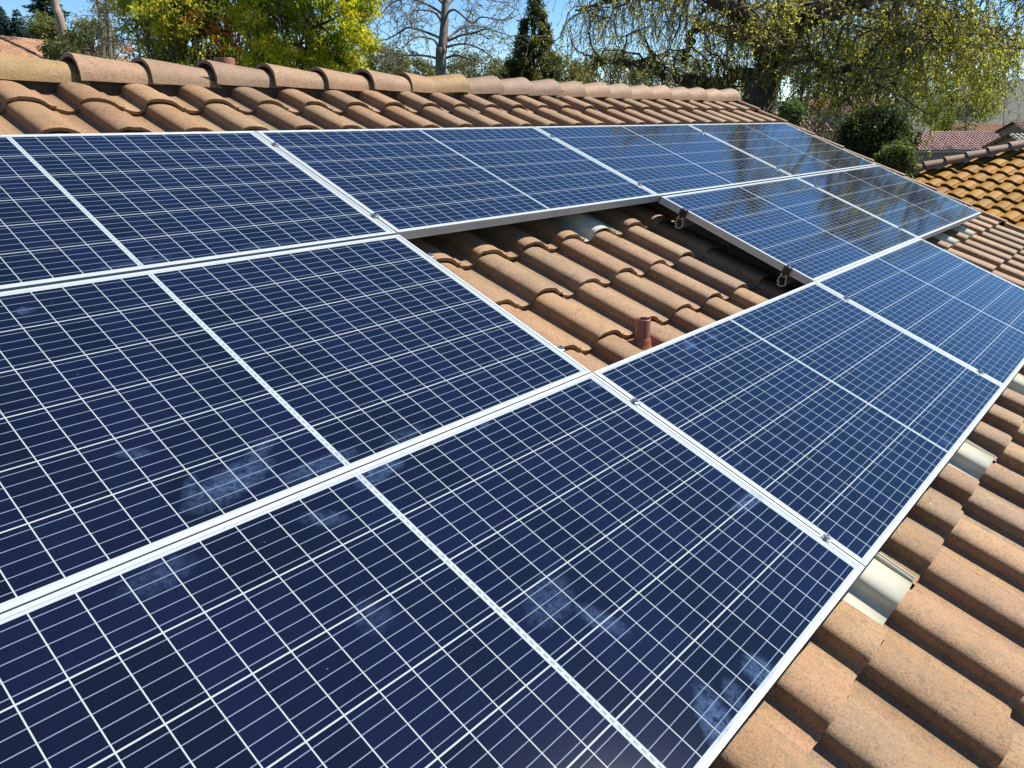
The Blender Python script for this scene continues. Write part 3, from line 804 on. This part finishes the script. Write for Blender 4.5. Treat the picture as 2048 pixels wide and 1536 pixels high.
# --- the big weeping tree behind the right end of the ridge
def weeping_tree():
    rng = np.random.default_rng(5); D = 20.0
    base = pxl(1497, 420, D); base[2] = GZ
    L = []
    def limb(px, r0, r1, dens, leaf):
        pts = smooth([pxl(x, y, D + dz) for x, y, dz in px], 7)
        pts[1:-1] += rng.normal(0, 0.035, pts[1:-1].shape)
        L.append((pts, np.linspace(r0, r1, len(pts)), dens, leaf))
    tr = smooth([base, pxl(1502, 300, D), pxl(1515, 220, D), pxl(1530, 165, D), pxl(1545, 125, D)], 6)
    trunk = [(tr, np.concatenate([np.linspace(0.62, 0.40, len(tr) - 8), np.linspace(0.40, 0.34, 8)]))]
    limb([(1545, 130, 0), (1525, 80, -.4), (1490, 30, -1), (1440, 0, -1.6), (1370, -60, -2), (1290, -90, -2.2), (1200, -60, -2.4)], .32, .06, 3.0, .5)
    limb([(1545, 130, 0), (1585, 60, -.5), (1625, 25, -1.2), (1690, 15, -2), (1760, -25, -2.6), (1860, -70, -3), (1990, -60, -3.2), (2120, 0, -3.4)], .34, .07, 3.2, 1.1)
    limb([(1550, 110, 0), (1565, 40, .6), (1590, -30, 1), (1600, -150, 1.5), (1570, -300, 2), (1520, -430, 2)], .27, .05, 2.0, .8)
    limb([(1590, 50, 0), (1615, 0, .8), (1640, -90, 1.4), (1700, -220, 1.6), (1800, -330, 1.5), (1900, -380, 1)], .20, .05, 2.6, 1.0)
    limb([(1530, 165, 0), (1480, 150, .8), (1420, 165, 1.3), (1350, 160, 1.6), (1270, 130, 1.8), (1190, 120, 2)], .19, .05, 3.0, .7)
    limb([(1520, 90, 0), (1450, 60, .8), (1395, 50, 1.2), (1375, 90, 1.3), (1370, 120, 1.3)], .12, .05, 2.5, .5)
    limb([(1545, 140, 0), (1600, 118, -.8), (1640, 122, -1.4), (1665, 145, -1.6), (1720, 120, -1.9), (1790, 60, -2.2)], .13, .04, 4.0, 1.1)
    limb([(1780, -40, -2), (1795, 20, -2), (1790, 60, -2.1), (1812, 95, -2.2), (1800, 140, -2.2), (1785, 165, -2.2)], .10, .035, 4.0, 1.2)
    limb([(1700, 20, 1), (1800, 40, 1.5), (1900, 70, 2), (1990, 60, 2.5), (2080, 110, 2.6)], .10, .03, 4.0, 1.4)
    limb([(1690, 15, -2), (1780, 0, 0), (1850, 20, 1), (1900, 60, 1.4), (1930, 110, 1.4)], .09, .03, 4.0, 1.4)
    limb([(1440, 0, -1.5), (1380, -20, 1), (1310, -10, 2), (1230, 0, 2.6), (1150, 20, 2.8)], .12, .03, 3.4, .5)
    limb([(1490, 30, -1), (1440, -100, -1), (1380, -240, -.5), (1300, -330, 0)], .16, .04, 2.2, .7)
    limb([(1860, -70, -3), (1950, -160, -3), (2080, -220, -3), (2220, -200, -3)], .10, .03, 2.6, 1.0)
    limb([(1760, 250, -1.4), (1700, 205, -1.5), (1672, 190, -1.5), (1680, 165, -1.5)], .06, .03, 1.0, .4)
    trunk += [(p, r) for p, r, _, _ in L]
    sec, twig, LP, LD = [], [], [], []
    for pts, rad, dens, lf in L:
        length = np.linalg.norm(np.diff(pts, axis=0), axis=1).sum()
        for _ in range(int(length * dens * 1.5)):
            f = rng.uniform(0.18, 1.0); p, r = interp(pts, rad, f)
            d = rng.normal(size=3); d[2] = abs(d[2]) * 0.4 - 0.15
            sl = rng.uniform(0.9, 2.6)
            sp, sr = grow(p, d, sl, min(r * 0.5, 0.045), 0.011, 10, 0.30, 0.05, rng); sec.append((sp, sr))
            for _ in range(int(sl * 5.5)):
                f2 = rng.uniform(0.15, 1); q, _ = interp(sp, sr, f2)
                d2 = rng.normal(size=3); d2[2] -= 0.5
                tp, tr_ = grow(q, d2, rng.uniform(0.6, 2.0), 0.011, 0.0045, 10, 0.30, 0.26, rng); twig.append((tp, tr_))
                m = rng.poisson(27 * lf)
                if m:
                    idx = rng.uniform(0.1, 1, m); x = np.linspace(0, 1, len(tp))
                    LP.append(np.stack([np.interp(idx, x, tp[:, i]) for i in range(3)], 1) + rng.normal(0, 0.02, (m, 3)))
    P = np.concatenate(LP)
    cr = leaves(P, 0.066, rng, [(0.62, 0.58, 0.05), (0.50, 0.50, 0.05), (0.36, 0.38, 0.04), (0.68, 0.62, 0.06), (0.20, 0.23, 0.04)], droop=0.5, aspect=0.5)
    # ivy and clinging leaves on trunk and the big limbs
    IV = []
    for pts, rad in trunk[:7]:
        ln = np.linalg.norm(np.diff(pts, axis=0), axis=1).sum(); m = int(ln * 420)
        f = rng.uniform(0, 1, m); x = np.linspace(0, 1, len(pts))
        q = np.stack([np.interp(f, x, pts[:, i]) for i in range(3)], 1); r_ = np.interp(f, x, rad)
        v = rng.normal(size=(m, 3)); v /= np.linalg.norm(v, axis=1)[:, None]
        keep = np.sin(f * 23 + rng.uniform(0, 6)) + rng.normal(0, .5, m) > -0.1
        IV.append((q + v * (r_[:, None] * 1.05 + rng.uniform(0, 0.10, m)[:, None]))[keep])
    V2, F2, T2 = leaves(np.concatenate(IV), 0.085, rng, [(0.09, 0.12, 0.02), (0.14, 0.17, 0.03), (0.22, 0.23, 0.03), (0.05, 0.08, 0.015)], droop=0.7, aspect=0.6)
    cr = (np.concatenate([cr[0], V2]), np.concatenate([cr[1], F2 + len(cr[0])]), np.concatenate([cr[2], T2]))
    print("weeping", len(sec), len(twig), len(P))
    tree_thing("weeping_oak", base, "large gnarled weeping tree with yellow green new leaves behind the ridge end", "tree", trunk + sec, cr, M['bark'], 8, "trees beyond the roof", twigs=twig, twig_mat=M['twig'])
weeping_tree()

# --- the bare plane tree in the middle
def plane_tree():
    rng = np.random.default_rng(8); D = 25.0
    c = lambda x, y: (700 + x / 3.528, y / 3.528)
    P = lambda lst, z=1.0: smooth([pxl(*c(x, y), D + (0 if i == 0 else z * i * 0.5)) for i, (x, y) in enumerate(lst)], 6)
    base = pxl(*c(640, 600), D); base[2] = GZ
    tr = smooth([base, pxl(*c(640, 520), D), pxl(*c(650, 350), D), pxl(*c(662, 200), D), pxl(*c(670, 50), D), pxl(*c(680, -120), D), pxl(*c(690, -420), D)], 8)
    trunk = [(tr, np.linspace(0.20, 0.08, len(tr)))]
    limbs = [([(640, 270), (530, 225), (410, 195), (330, 240), (250, 280), (150, 280), (120, 250)], .3), ([(630, 350), (600, 290), (560, 270), (470, 262), (390, 320), (350, 390), (290, 450)], -.4),
             ([(625, 415), (540, 395), (440, 390), (350, 400), (290, 460), (220, 500)], .5), ([(650, 160), (600, 90), (520, 70), (430, 85), (360, 180), (310, 200)], -.5),
             ([(655, 100), (560, 40), (420, -10), (300, 20), (230, 90), (120, 180)], .4), ([(690, 290), (780, 250), (880, 230), (960, 205), (1060, 230), (1150, 260)], -.3),
             ([(690, 330), (780, 310), (860, 320), (960, 370), (1050, 450), (1080, 470)], .4), ([(675, 410), (760, 390), (860, 430), (960, 450)], -.5),
             ([(690, 270), (760, 220), (860, 180), (1000, 200)], .6), ([(680, 100), (740, 70), (860, 160), (930, 120), (1080, 140), (1170, 60)], -.4),
             ([(670, 60), (760, -30), (880, -60), (1000, 0), (1130, 20)], .5), ([(670, 40), (560, -60), (400, -120), (250, -60), (140, 40)], -.6), ([(675, -100), (800, -200), (950, -260)], .3), ([(675, -140), (520, -260), (360, -300)], -.3)]
    br = [(p, np.linspace(0.042, 0.011, len(p))) for p in (P(l, z) for l, z in limbs)]
    trunk += br; sec, tw, LP = [], [], []
    for pts, rad in br:
        ln = np.linalg.norm(np.diff(pts, axis=0), axis=1).sum()
        for _ in range(int(ln * 4.0)):
            f = rng.uniform(0.25, 1); p, r = interp(pts, rad, f); d = rng.normal(size=3); d[2] = d[2] * 0.8 + 0.15
            sp, sr = grow(p, d, rng.uniform(0.5, 1.5), r * 0.45, 0.008, 9, 0.34, 0.0, rng); sec.append((sp, sr))
            for _ in range(6):
                q, _ = interp(sp, sr, rng.uniform(0.25, 1)); d2 = rng.normal(size=3)
                tp, t2 = grow(q, d2, rng.uniform(0.2, 0.7), 0.008, 0.004, 6, 0.35, 0.03, rng); tw.append((tp, t2))
                m = rng.poisson(3.2)
                if m: LP.append(tp[rng.integers(2, len(tp), m)] + rng.normal(0, 0.02, (m, 3)))
    cr = leaves(np.concatenate(LP), 0.075, rng, [(0.26, 0.24, 0.08), (0.18, 0.17, 0.07), (0.30, 0.28, 0.12)], droop=0.4)
    tree_thing("plane_tree", base, "nearly bare pale barked tree with level twisting limbs above the ridge middle", "tree", trunk + sec, cr, M['bark_pale'], 7, "trees beyond the roof", twigs=tw)
plane_tree()

# --- leafy trees: crown of many leaf clusters round a branching trunk
def leafy(name, cx, cy, D, rx, rz, n_cl, per, size, cols, label, cat="tree", seed=1, bark='bark', group="trees beyond the roof", droop=0.6, ry=None, clr=0.30, base_z=None, shell=0.55, extra=None, cshape=None):
    rng = np.random.default_rng(seed); c = pxl(cx, cy, D); base = c.copy(); base[2] = GZ if base_z is None else base_z
    ry = ry or rx
    u = rng.normal(size=(n_cl, 3)); u /= np.linalg.norm(u, axis=1)[:, None]
    rr = rng.uniform(shell, 1.0, n_cl)[:, None] ** 0.7
    cen = c + u * rr * np.array([rx, ry, rz])
    if cshape: cen = cshape(cen, c, rng)
    br = [(smooth([base, base + (c - base) * 0.5 + rng.normal(0, .08, 3), c + np.array([0, 0, rz * 0.4])], 6), np.linspace(max(.06, rx * .09), .03, 13))]
    for q in cen[:: max(1, n_cl // 45)]:
        f = rng.uniform(0.45, 0.95); s0, _ = interp(br[0][0], br[0][1], f)
        br.append((smooth([s0, (s0 + q) / 2 + rng.normal(0, 0.12, 3) + np.array([0, 0, -.1]), q], 5), np.linspace(0.035, 0.01, 11)))
    P, C = [], []
    cols = np.array(cols)
    for q in cen:
        m = rng.poisson(per); v = rng.normal(size=(m, 3)); v /= np.linalg.norm(v, axis=1)[:, None]
        P.append(q + v * (rng.uniform(0.2, 1, m)[:, None] ** 0.5) * np.array([clr, clr, clr * 0.75]) * rng.uniform(0.6, 1.4))
        k = rng.integers(len(cols)); C.append(np.tile(cols[k] * rng.uniform(0.8, 1.2), (m, 1)))
    P = np.concatenate(P); C = np.concatenate(C)
    V, F, T = leaves(P, size, rng, [(1, 1, 1)], droop=droop)
    T = T * np.repeat(C, 4, 0)
    if extra:
        for ex, ey, ez, er, en, ecol in extra:
            q = pxl(ex, ey, D + ez); pp = q + rng.normal(0, er, (en, 3))
            V2, F2, T2 = leaves(pp, size * 0.9, rng, ecol, droop=0.3)
            F = np.concatenate([F, F2 + len(V)]); V = np.concatenate([V, V2]); T = np.concatenate([T, T2])
    return tree_thing(name, base, label, cat, br, (V, F, T), M[bark], 6, group)
YG = [(0.58, 0.55, 0.025), (0.46, 0.48, 0.025), (0.34, 0.40, 0.025), (0.16, 0.22, 0.02), (0.62, 0.57, 0.03)]
leafy("leafy_tree", 612, -10, 17.0, 1.6, 2.2, 560, 120, 0.085, YG, "dense glossy yellow green tree with sunlit right side above the left ridge", seed=3, clr=0.24, droop=0.9)
leafy("leafy_tree", 345, 0, 18.5, 1.35, 1.9, 260, 95, 0.09, [(0.64, 0.56, 0.035), (0.52, 0.49, 0.035), (0.36, 0.38, 0.03), (0.18, 0.22, 0.02)], "looser golden yellow tree left of the dense one with orange red new leaves", seed=4, clr=0.26, droop=0.9, shell=0.2,
      extra=[(x, y, -1.7, 0.075, 42, [(0.62, 0.17, 0.03), (0.52, 0.12, 0.03), (0.6, 0.24, 0.04)]) for x, y in ((432, 52), (452, 47), (462, 62), (425, 66), (470, 78), (388, 36), (398, 27), (512, 48), (446, 96), (428, 88), (254, 96), (480, 88), (376, 44))])
leafy("leafy_tree", 455, 20, 19.0, 0.9, 1.8, 150, 110, 0.085, [(0.14, 0.19, 0.02), (0.20, 0.25, 0.02), (0.26, 0.28, 0.03)], "darker green tree squeezed between the golden tree and the dense one", seed=14, clr=0.24)

# --- conifers
def conifer(cx, top, bot, D, half, label, seed, cols, base_z=GZ, dens=1.0, sag=0.25, group="conifers", leaf=0.16):
    rng = np.random.default_rng(seed); t = pxl(cx, top, D); b = pxl(cx, bot, D); base = t.copy(); base[2] = base_z
    H = t[2] - b[2]; br = [(np.array([base, (base + t) / 2, t]), np.array([0.05 + half * 0.10, 0.03 + half * 0.06, 0.02]))]
    P, Dr, tw = [], [], []
    n = int(H / 0.20)
    for i in range(n):
        f = (i + rng.uniform(0, 1)) / n; z = t[2] - f * H; R_ = half * (f ** 0.85) * rng.uniform(0.72, 1.15) + 0.05
        for _ in range(int((5 + 9 * f) * dens)):
            a = rng.uniform(0, 2 * np.pi); L_ = R_ * rng.uniform(0.7, 1.1)
            m = int(8 + L_ * 26); q = rng.uniform(0.08, 1, m)
            x = t[0] + np.cos(a) * L_ * q + rng.normal(0, 0.05, m); y = t[1] + np.sin(a) * L_ * q + rng.normal(0, 0.05, m)
            zz = z - sag * L_ * q + 0.10 * q ** 3 * L_ + rng.normal(0, 0.04, m)
            P.append(np.stack([x, y, zz], 1)); Dr.append(np.tile([np.cos(a), np.sin(a), -0.25], (m, 1)))
            tw.append((np.array([[t[0], t[1], z], [t[0] + np.cos(a) * L_, t[1] + np.sin(a) * L_, z - sag * L_]]), np.array([0.02, 0.006])))
    cr = leaves(np.concatenate(P), leaf, rng, cols, dirs=np.concatenate(Dr), aspect=0.30)
    tree_thing("conifer", base, label, "conifer", br, cr, M['bark'], 6, group, twigs=tw)
CG = [(0.020, 0.045, 0.025), (0.03, 0.06, 0.03), (0.045, 0.08, 0.04)]
CB = [(0.06, 0.10, 0.075), (0.08, 0.12, 0.09), (0.05, 0.08, 0.06)]
conifer(78, -75, 110, 60, 2.3, "tall dark green conifer at the upper left, its tip above the photo", 1, CG, leaf=0.30)
conifer(31, 20, 110, 80, 2.0, "small bluish conifer beside the tall dark one", 2, CB, leaf=0.32)
conifer(-8, 5, 110, 80, 2.6, "bluish conifer cut by the left photo edge", 3, CB, leaf=0.32)
def cone(cen, c, rng):
    f = rng.uniform(0, 1, len(cen)) ** 0.6; a = rng.uniform(0, 2 * np.pi, len(cen)); R_ = 1.5 * (f * 0.95 + 0.04) * rng.uniform(0.75, 1.05, len(cen)) * np.where(f > .7, .75, 1)
    return c + np.stack([np.cos(a) * R_, np.sin(a) * R_, 1.7 - f * 3.9], 1)
leafy("evergreen_tree", 1068, 95, 27.0, 0.9, 1.8, 420, 60, 0.10, [(0.03, 0.05, 0.012), (0.05, 0.075, 0.016), (0.09, 0.11, 0.02), (0.20, 0.18, 0.03)], "dense dark cone shaped evergreen in front of the blue sky", seed=6, clr=0.16, cshape=cone, droop=0.1)
# a tall dark conifer right of the frame, seen mirrored in the lower right panels
p = CAM + azv(103.5) * 17; 
def conifer_at(pos, H, half, label, seed):
    rng = np.random.default_rng(seed); base = np.array([pos.x, pos.y, GZ]); t = base + np.array([0, 0, H])
    br = [(np.array([base, (base + t) / 2, t]), np.array([0.3, 0.16, 0.03]))]; P, Dr, tw = [], [], []
    n = int(H / 0.22)
    for i in range(n):
        f = (i + rng.uniform(0, 1)) / n
        if f > 0.92: continue
        z = t[2] - f * H; R_ = half * (f ** 0.7) * rng.uniform(0.8, 1.1) + 0.05
        for _ in range(int(8 + 12 * f)):
            a = rng.uniform(0, 2 * np.pi); L_ = R_ * rng.uniform(0.75, 1.05); m = int(8 + L_ * 14); q = rng.uniform(0.1, 1, m)
            P.append(np.stack([t[0] + np.cos(a) * L_ * q, t[1] + np.sin(a) * L_ * q, z - 0.3 * L_ * q], 1) + rng.normal(0, 0.05, (m, 3))); Dr.append(np.tile([np.cos(a), np.sin(a), -0.3], (m, 1)))
            tw.append((np.array([[t[0], t[1], z], [t[0] + np.cos(a) * L_, t[1] + np.sin(a) * L_, z - 0.3 * L_]]), np.array([0.03, 0.008])))
    cr = leaves(np.concatenate(P), 0.26, rng, CG, dirs=np.concatenate(Dr), aspect=0.4)
    tree_thing("conifer", base, label, "conifer", br, cr, M['bark'], 6, "conifers", twigs=tw)
conifer_at(p, 12.5, 2.6, "tall dark conifer right of the photo, mirrored in the lower right panels", 9)

# --- palm with leaning trunk, crown above the photo
def palm():
    rng = np.random.default_rng(2); D = 46
    base = pxl(140, 120, D); base[2] = GZ
    top = pxl(70, -180, D)
    tr = smooth([base, pxl(128, 75, D), pxl(113, 15, D), pxl(100, -50, D), top], 8)
    P, Dr, br = [], [], []
    for i in range(46):
        a = rng.uniform(0, 2 * np.pi); el = rng.uniform(-0.7, 1.0)
        d = np.array([np.cos(a) * np.cos(el), np.sin(a) * np.cos(el), np.sin(el)])
        fp, fr = grow(top, d, 2.6, 0.03, 0.008, 10, 0.02, 0.13, rng); br.append((fp, fr))
        for q in fp[2:]:
            for sg in (-1, 1):
                side = np.cross(d, [0, 0, 1]) * sg; side /= np.linalg.norm(side) + 1e-9
                for _ in range(3): P.append(q + rng.normal(0, 0.08, 3)); Dr.append(side * 0.8 + d * 0.5 + np.array([0, 0, -.4]))
    cr = leaves(np.array(P), 0.55, rng, [(0.07, 0.11, 0.03), (0.10, 0.14, 0.04)], dirs=np.array(Dr), aspect=0.10)
    tree_thing("palm_tree", base, "leaning bare palm trunk near the upper left conifers", "palm", [(tr, np.linspace(0.26, 0.17, len(tr)))] + br, cr, M['bark_tan'], 9, "trees beyond the roof")
palm()

# --- thin pale trunked trees with sparse leaves
def sparse_tree(px, py0, D, r, spread, label, seed, leafcols, n=60, lf=6, bark='bark_pale', top=-160, start=0.35, base_z=GZ, lsize=0.09):
    rng = np.random.default_rng(seed); base = pxl(px, py0, D); base[2] = base_z; t = pxl(px + rng.uniform(-10, 10), top, D)
    tr = smooth([base, (base + t) / 2 + rng.normal(0, .15, 3), t], 10); rad = np.linspace(r, r * 0.35, len(tr)); br = [(tr, rad)]; tw, LP = [], []
    for _ in range(n):
        f = rng.uniform(start, 1); p0, rr = interp(tr, rad, f); d = rng.normal(size=3); d[2] = abs(d[2]) * 0.8 + 0.1
        sp, sr = grow(p0, d, spread * rng.uniform(0.5, 1.1), rr * 0.4, 0.012, 9, 0.22, 0.015, rng); br.append((sp, sr))
        for _ in range(9):
            q, _ = interp(sp, sr, rng.uniform(0.2, 1)); d2 = rng.normal(size=3)
            tp, t2 = grow(q, d2, rng.uniform(0.3, 0.9) * spread * 0.5, 0.011, 0.005, 6, 0.28, 0.05, rng); tw.append((tp, t2))
            m = rng.poisson(lf)
            if m: LP.append(tp[rng.integers(1, len(tp), m)] + rng.normal(0, 0.04, (m, 3)))
    cr = leaves(np.concatenate(LP), lsize, rng, leafcols, droop=0.4) if LP else None
    tree_thing("slender_tree", base, label, "tree", br, cr, M[bark], 6, "trees beyond the roof", twigs=tw)
SG = [(0.24, 0.27, 0.07), (0.18, 0.21, 0.06), (0.30, 0.31, 0.08)]
sparse_tree(168, 110, 38, 0.16, 1.7, "thin tree with tan trunk and wispy leaves right of the palm", 21, SG, n=55, lf=4, bark='bark_tan', start=0.45, lsize=0.12)
sparse_tree(203, 110, 34, 0.13, 1.5, "thin pale trunked tree with sparse leaves beside the golden tree", 22, SG, n=45, lf=3, start=0.45, lsize=0.11)
sparse_tree(262, 130, 24, 0.07, 1.4, "bare twiggy shrub in front of the thin pale trunks", 23, [(0.16, 0.15, 0.08)], n=80, lf=0.5, bark='bark', top=-10, start=0.5)
sparse_tree(2015, 240, 60, 0.035, 2.6, "leafless dark tree against the grey slope at the right edge", 24, [(0.15, 0.14, 0.07)], n=45, lf=0.3, bark='bark', top=135, start=0.5)
sparse_tree(1940, 250, 70, 0.06, 1.6, "small bare shrub tree in front of the orange roof", 25, [(0.2, 0.2, 0.06)], n=40, lf=0.6, bark='bark', top=205, start=0.5)
sparse_tree(1655, 300, 26, 0.06, 1.1, "pale leafless shrub just past the roof's right edge", 26, [(0.2, 0.2, 0.1)], n=80, lf=0.4, top=222, start=0.5)

# --- shrubs and far crowns
OLV = [(0.13, 0.14, 0.035), (0.17, 0.17, 0.04), (0.10, 0.12, 0.03), (0.22, 0.20, 0.05)]
leafy("shrub", 1750, 290, 14.5, 0.66, 0.78, 220, 75, 0.075, [(0.028, 0.045, 0.012), (0.045, 0.065, 0.015), (0.07, 0.085, 0.018), (0.13, 0.13, 0.025)], "dense dark green bush at the right end of the panel roof", "shrub", 31, clr=0.17, group="shrubs")
leafy("shrub", 1790, 325, 13.5, 0.30, 0.40, 60, 70, 0.07, [(0.075, 0.115, 0.02), (0.11, 0.14, 0.025)], "fresh green low bush beside the ochre hip caps", "shrub", 32, clr=0.14, group="shrubs")
leafy("shrub", 1575, 245, 16.5, 0.25, 0.45, 40, 60, 0.08, [(0.06, 0.11, 0.03), (0.10, 0.16, 0.04)], "small feathery green bush beside the weeping tree trunk", "shrub", 33, clr=0.16, group="shrubs")
for i, (x, y, D, rx, rz, lab_) in enumerate([
    (770, 135, 42, 1.3, 1.1, "rounded olive shrub left of the bare tree"), (830, 148, 46, 1.5, 0.9, "low olive shrub touching the ridge left of the bare trunk"),
    (950, 140, 50, 2.0, 1.1, "olive hedge clump right of the bare trunk"), (1030, 165, 40, 1.5, 1.0, "yellowish bush at the foot of the cone shaped evergreen"),
    (1130, 165, 36, 1.6, 1.2, "yellow olive bush right of the cone shaped evergreen"), (1220, 165, 42, 2.0, 1.6, "dull olive tree behind the hanging twigs"),
    (1330, 170, 46, 2.4, 1.7, "grey olive tree behind the left weeping curtain"), (1430, 175, 50, 2.6, 1.8, "shaded olive tree beyond the ridge end cap")]):
    leafy("shrub", x, y, D, rx, rz, 90, 55, 0.16, OLV, lab_, "shrub", 40 + i, clr=0.42, group="shrubs")
leafy("shrub", 92, 62, 52, 1.1, 1.0, 60, 60, 0.18, [(0.16, 0.18, 0.05), (0.22, 0.23, 0.06)], "light olive shrub at the foot of the tall dark conifer", "shrub", 52, clr=0.4, group="shrubs")
leafy("shrub", 185, 80, 44, 1.5, 1.0, 80, 60, 0.16, OLV, "olive shrub below the thin pale trunks", "shrub", 53, clr=0.4, group="shrubs")
leafy("shrub", 120, 100, 40, 0.9, 0.4, 40, 50, 0.14, OLV, "low shrub at the end of the far left roof", "shrub", 54, clr=0.3, group="shrubs")
leafy("leafy_tree", 1905, 195, 84, 4.6, 3.4, 230, 60, 0.28, [(0.30, 0.34, 0.04), (0.22, 0.27, 0.04), (0.36, 0.36, 0.05)], "bright lime green tree behind the right end of the weeping branches", seed=61, clr=0.8)
leafy("leafy_tree", 1760, 150, 75, 4.5, 3.0, 150, 55, 0.28, OLV, "olive tree far behind the weeping branches", seed=62, clr=0.9)
leafy("leafy_tree", 1640, 120, 95, 5.0, 4.0, 120, 55, 0.32, OLV, "distant grey green tree above the orange roof", seed=63, clr=1.1)
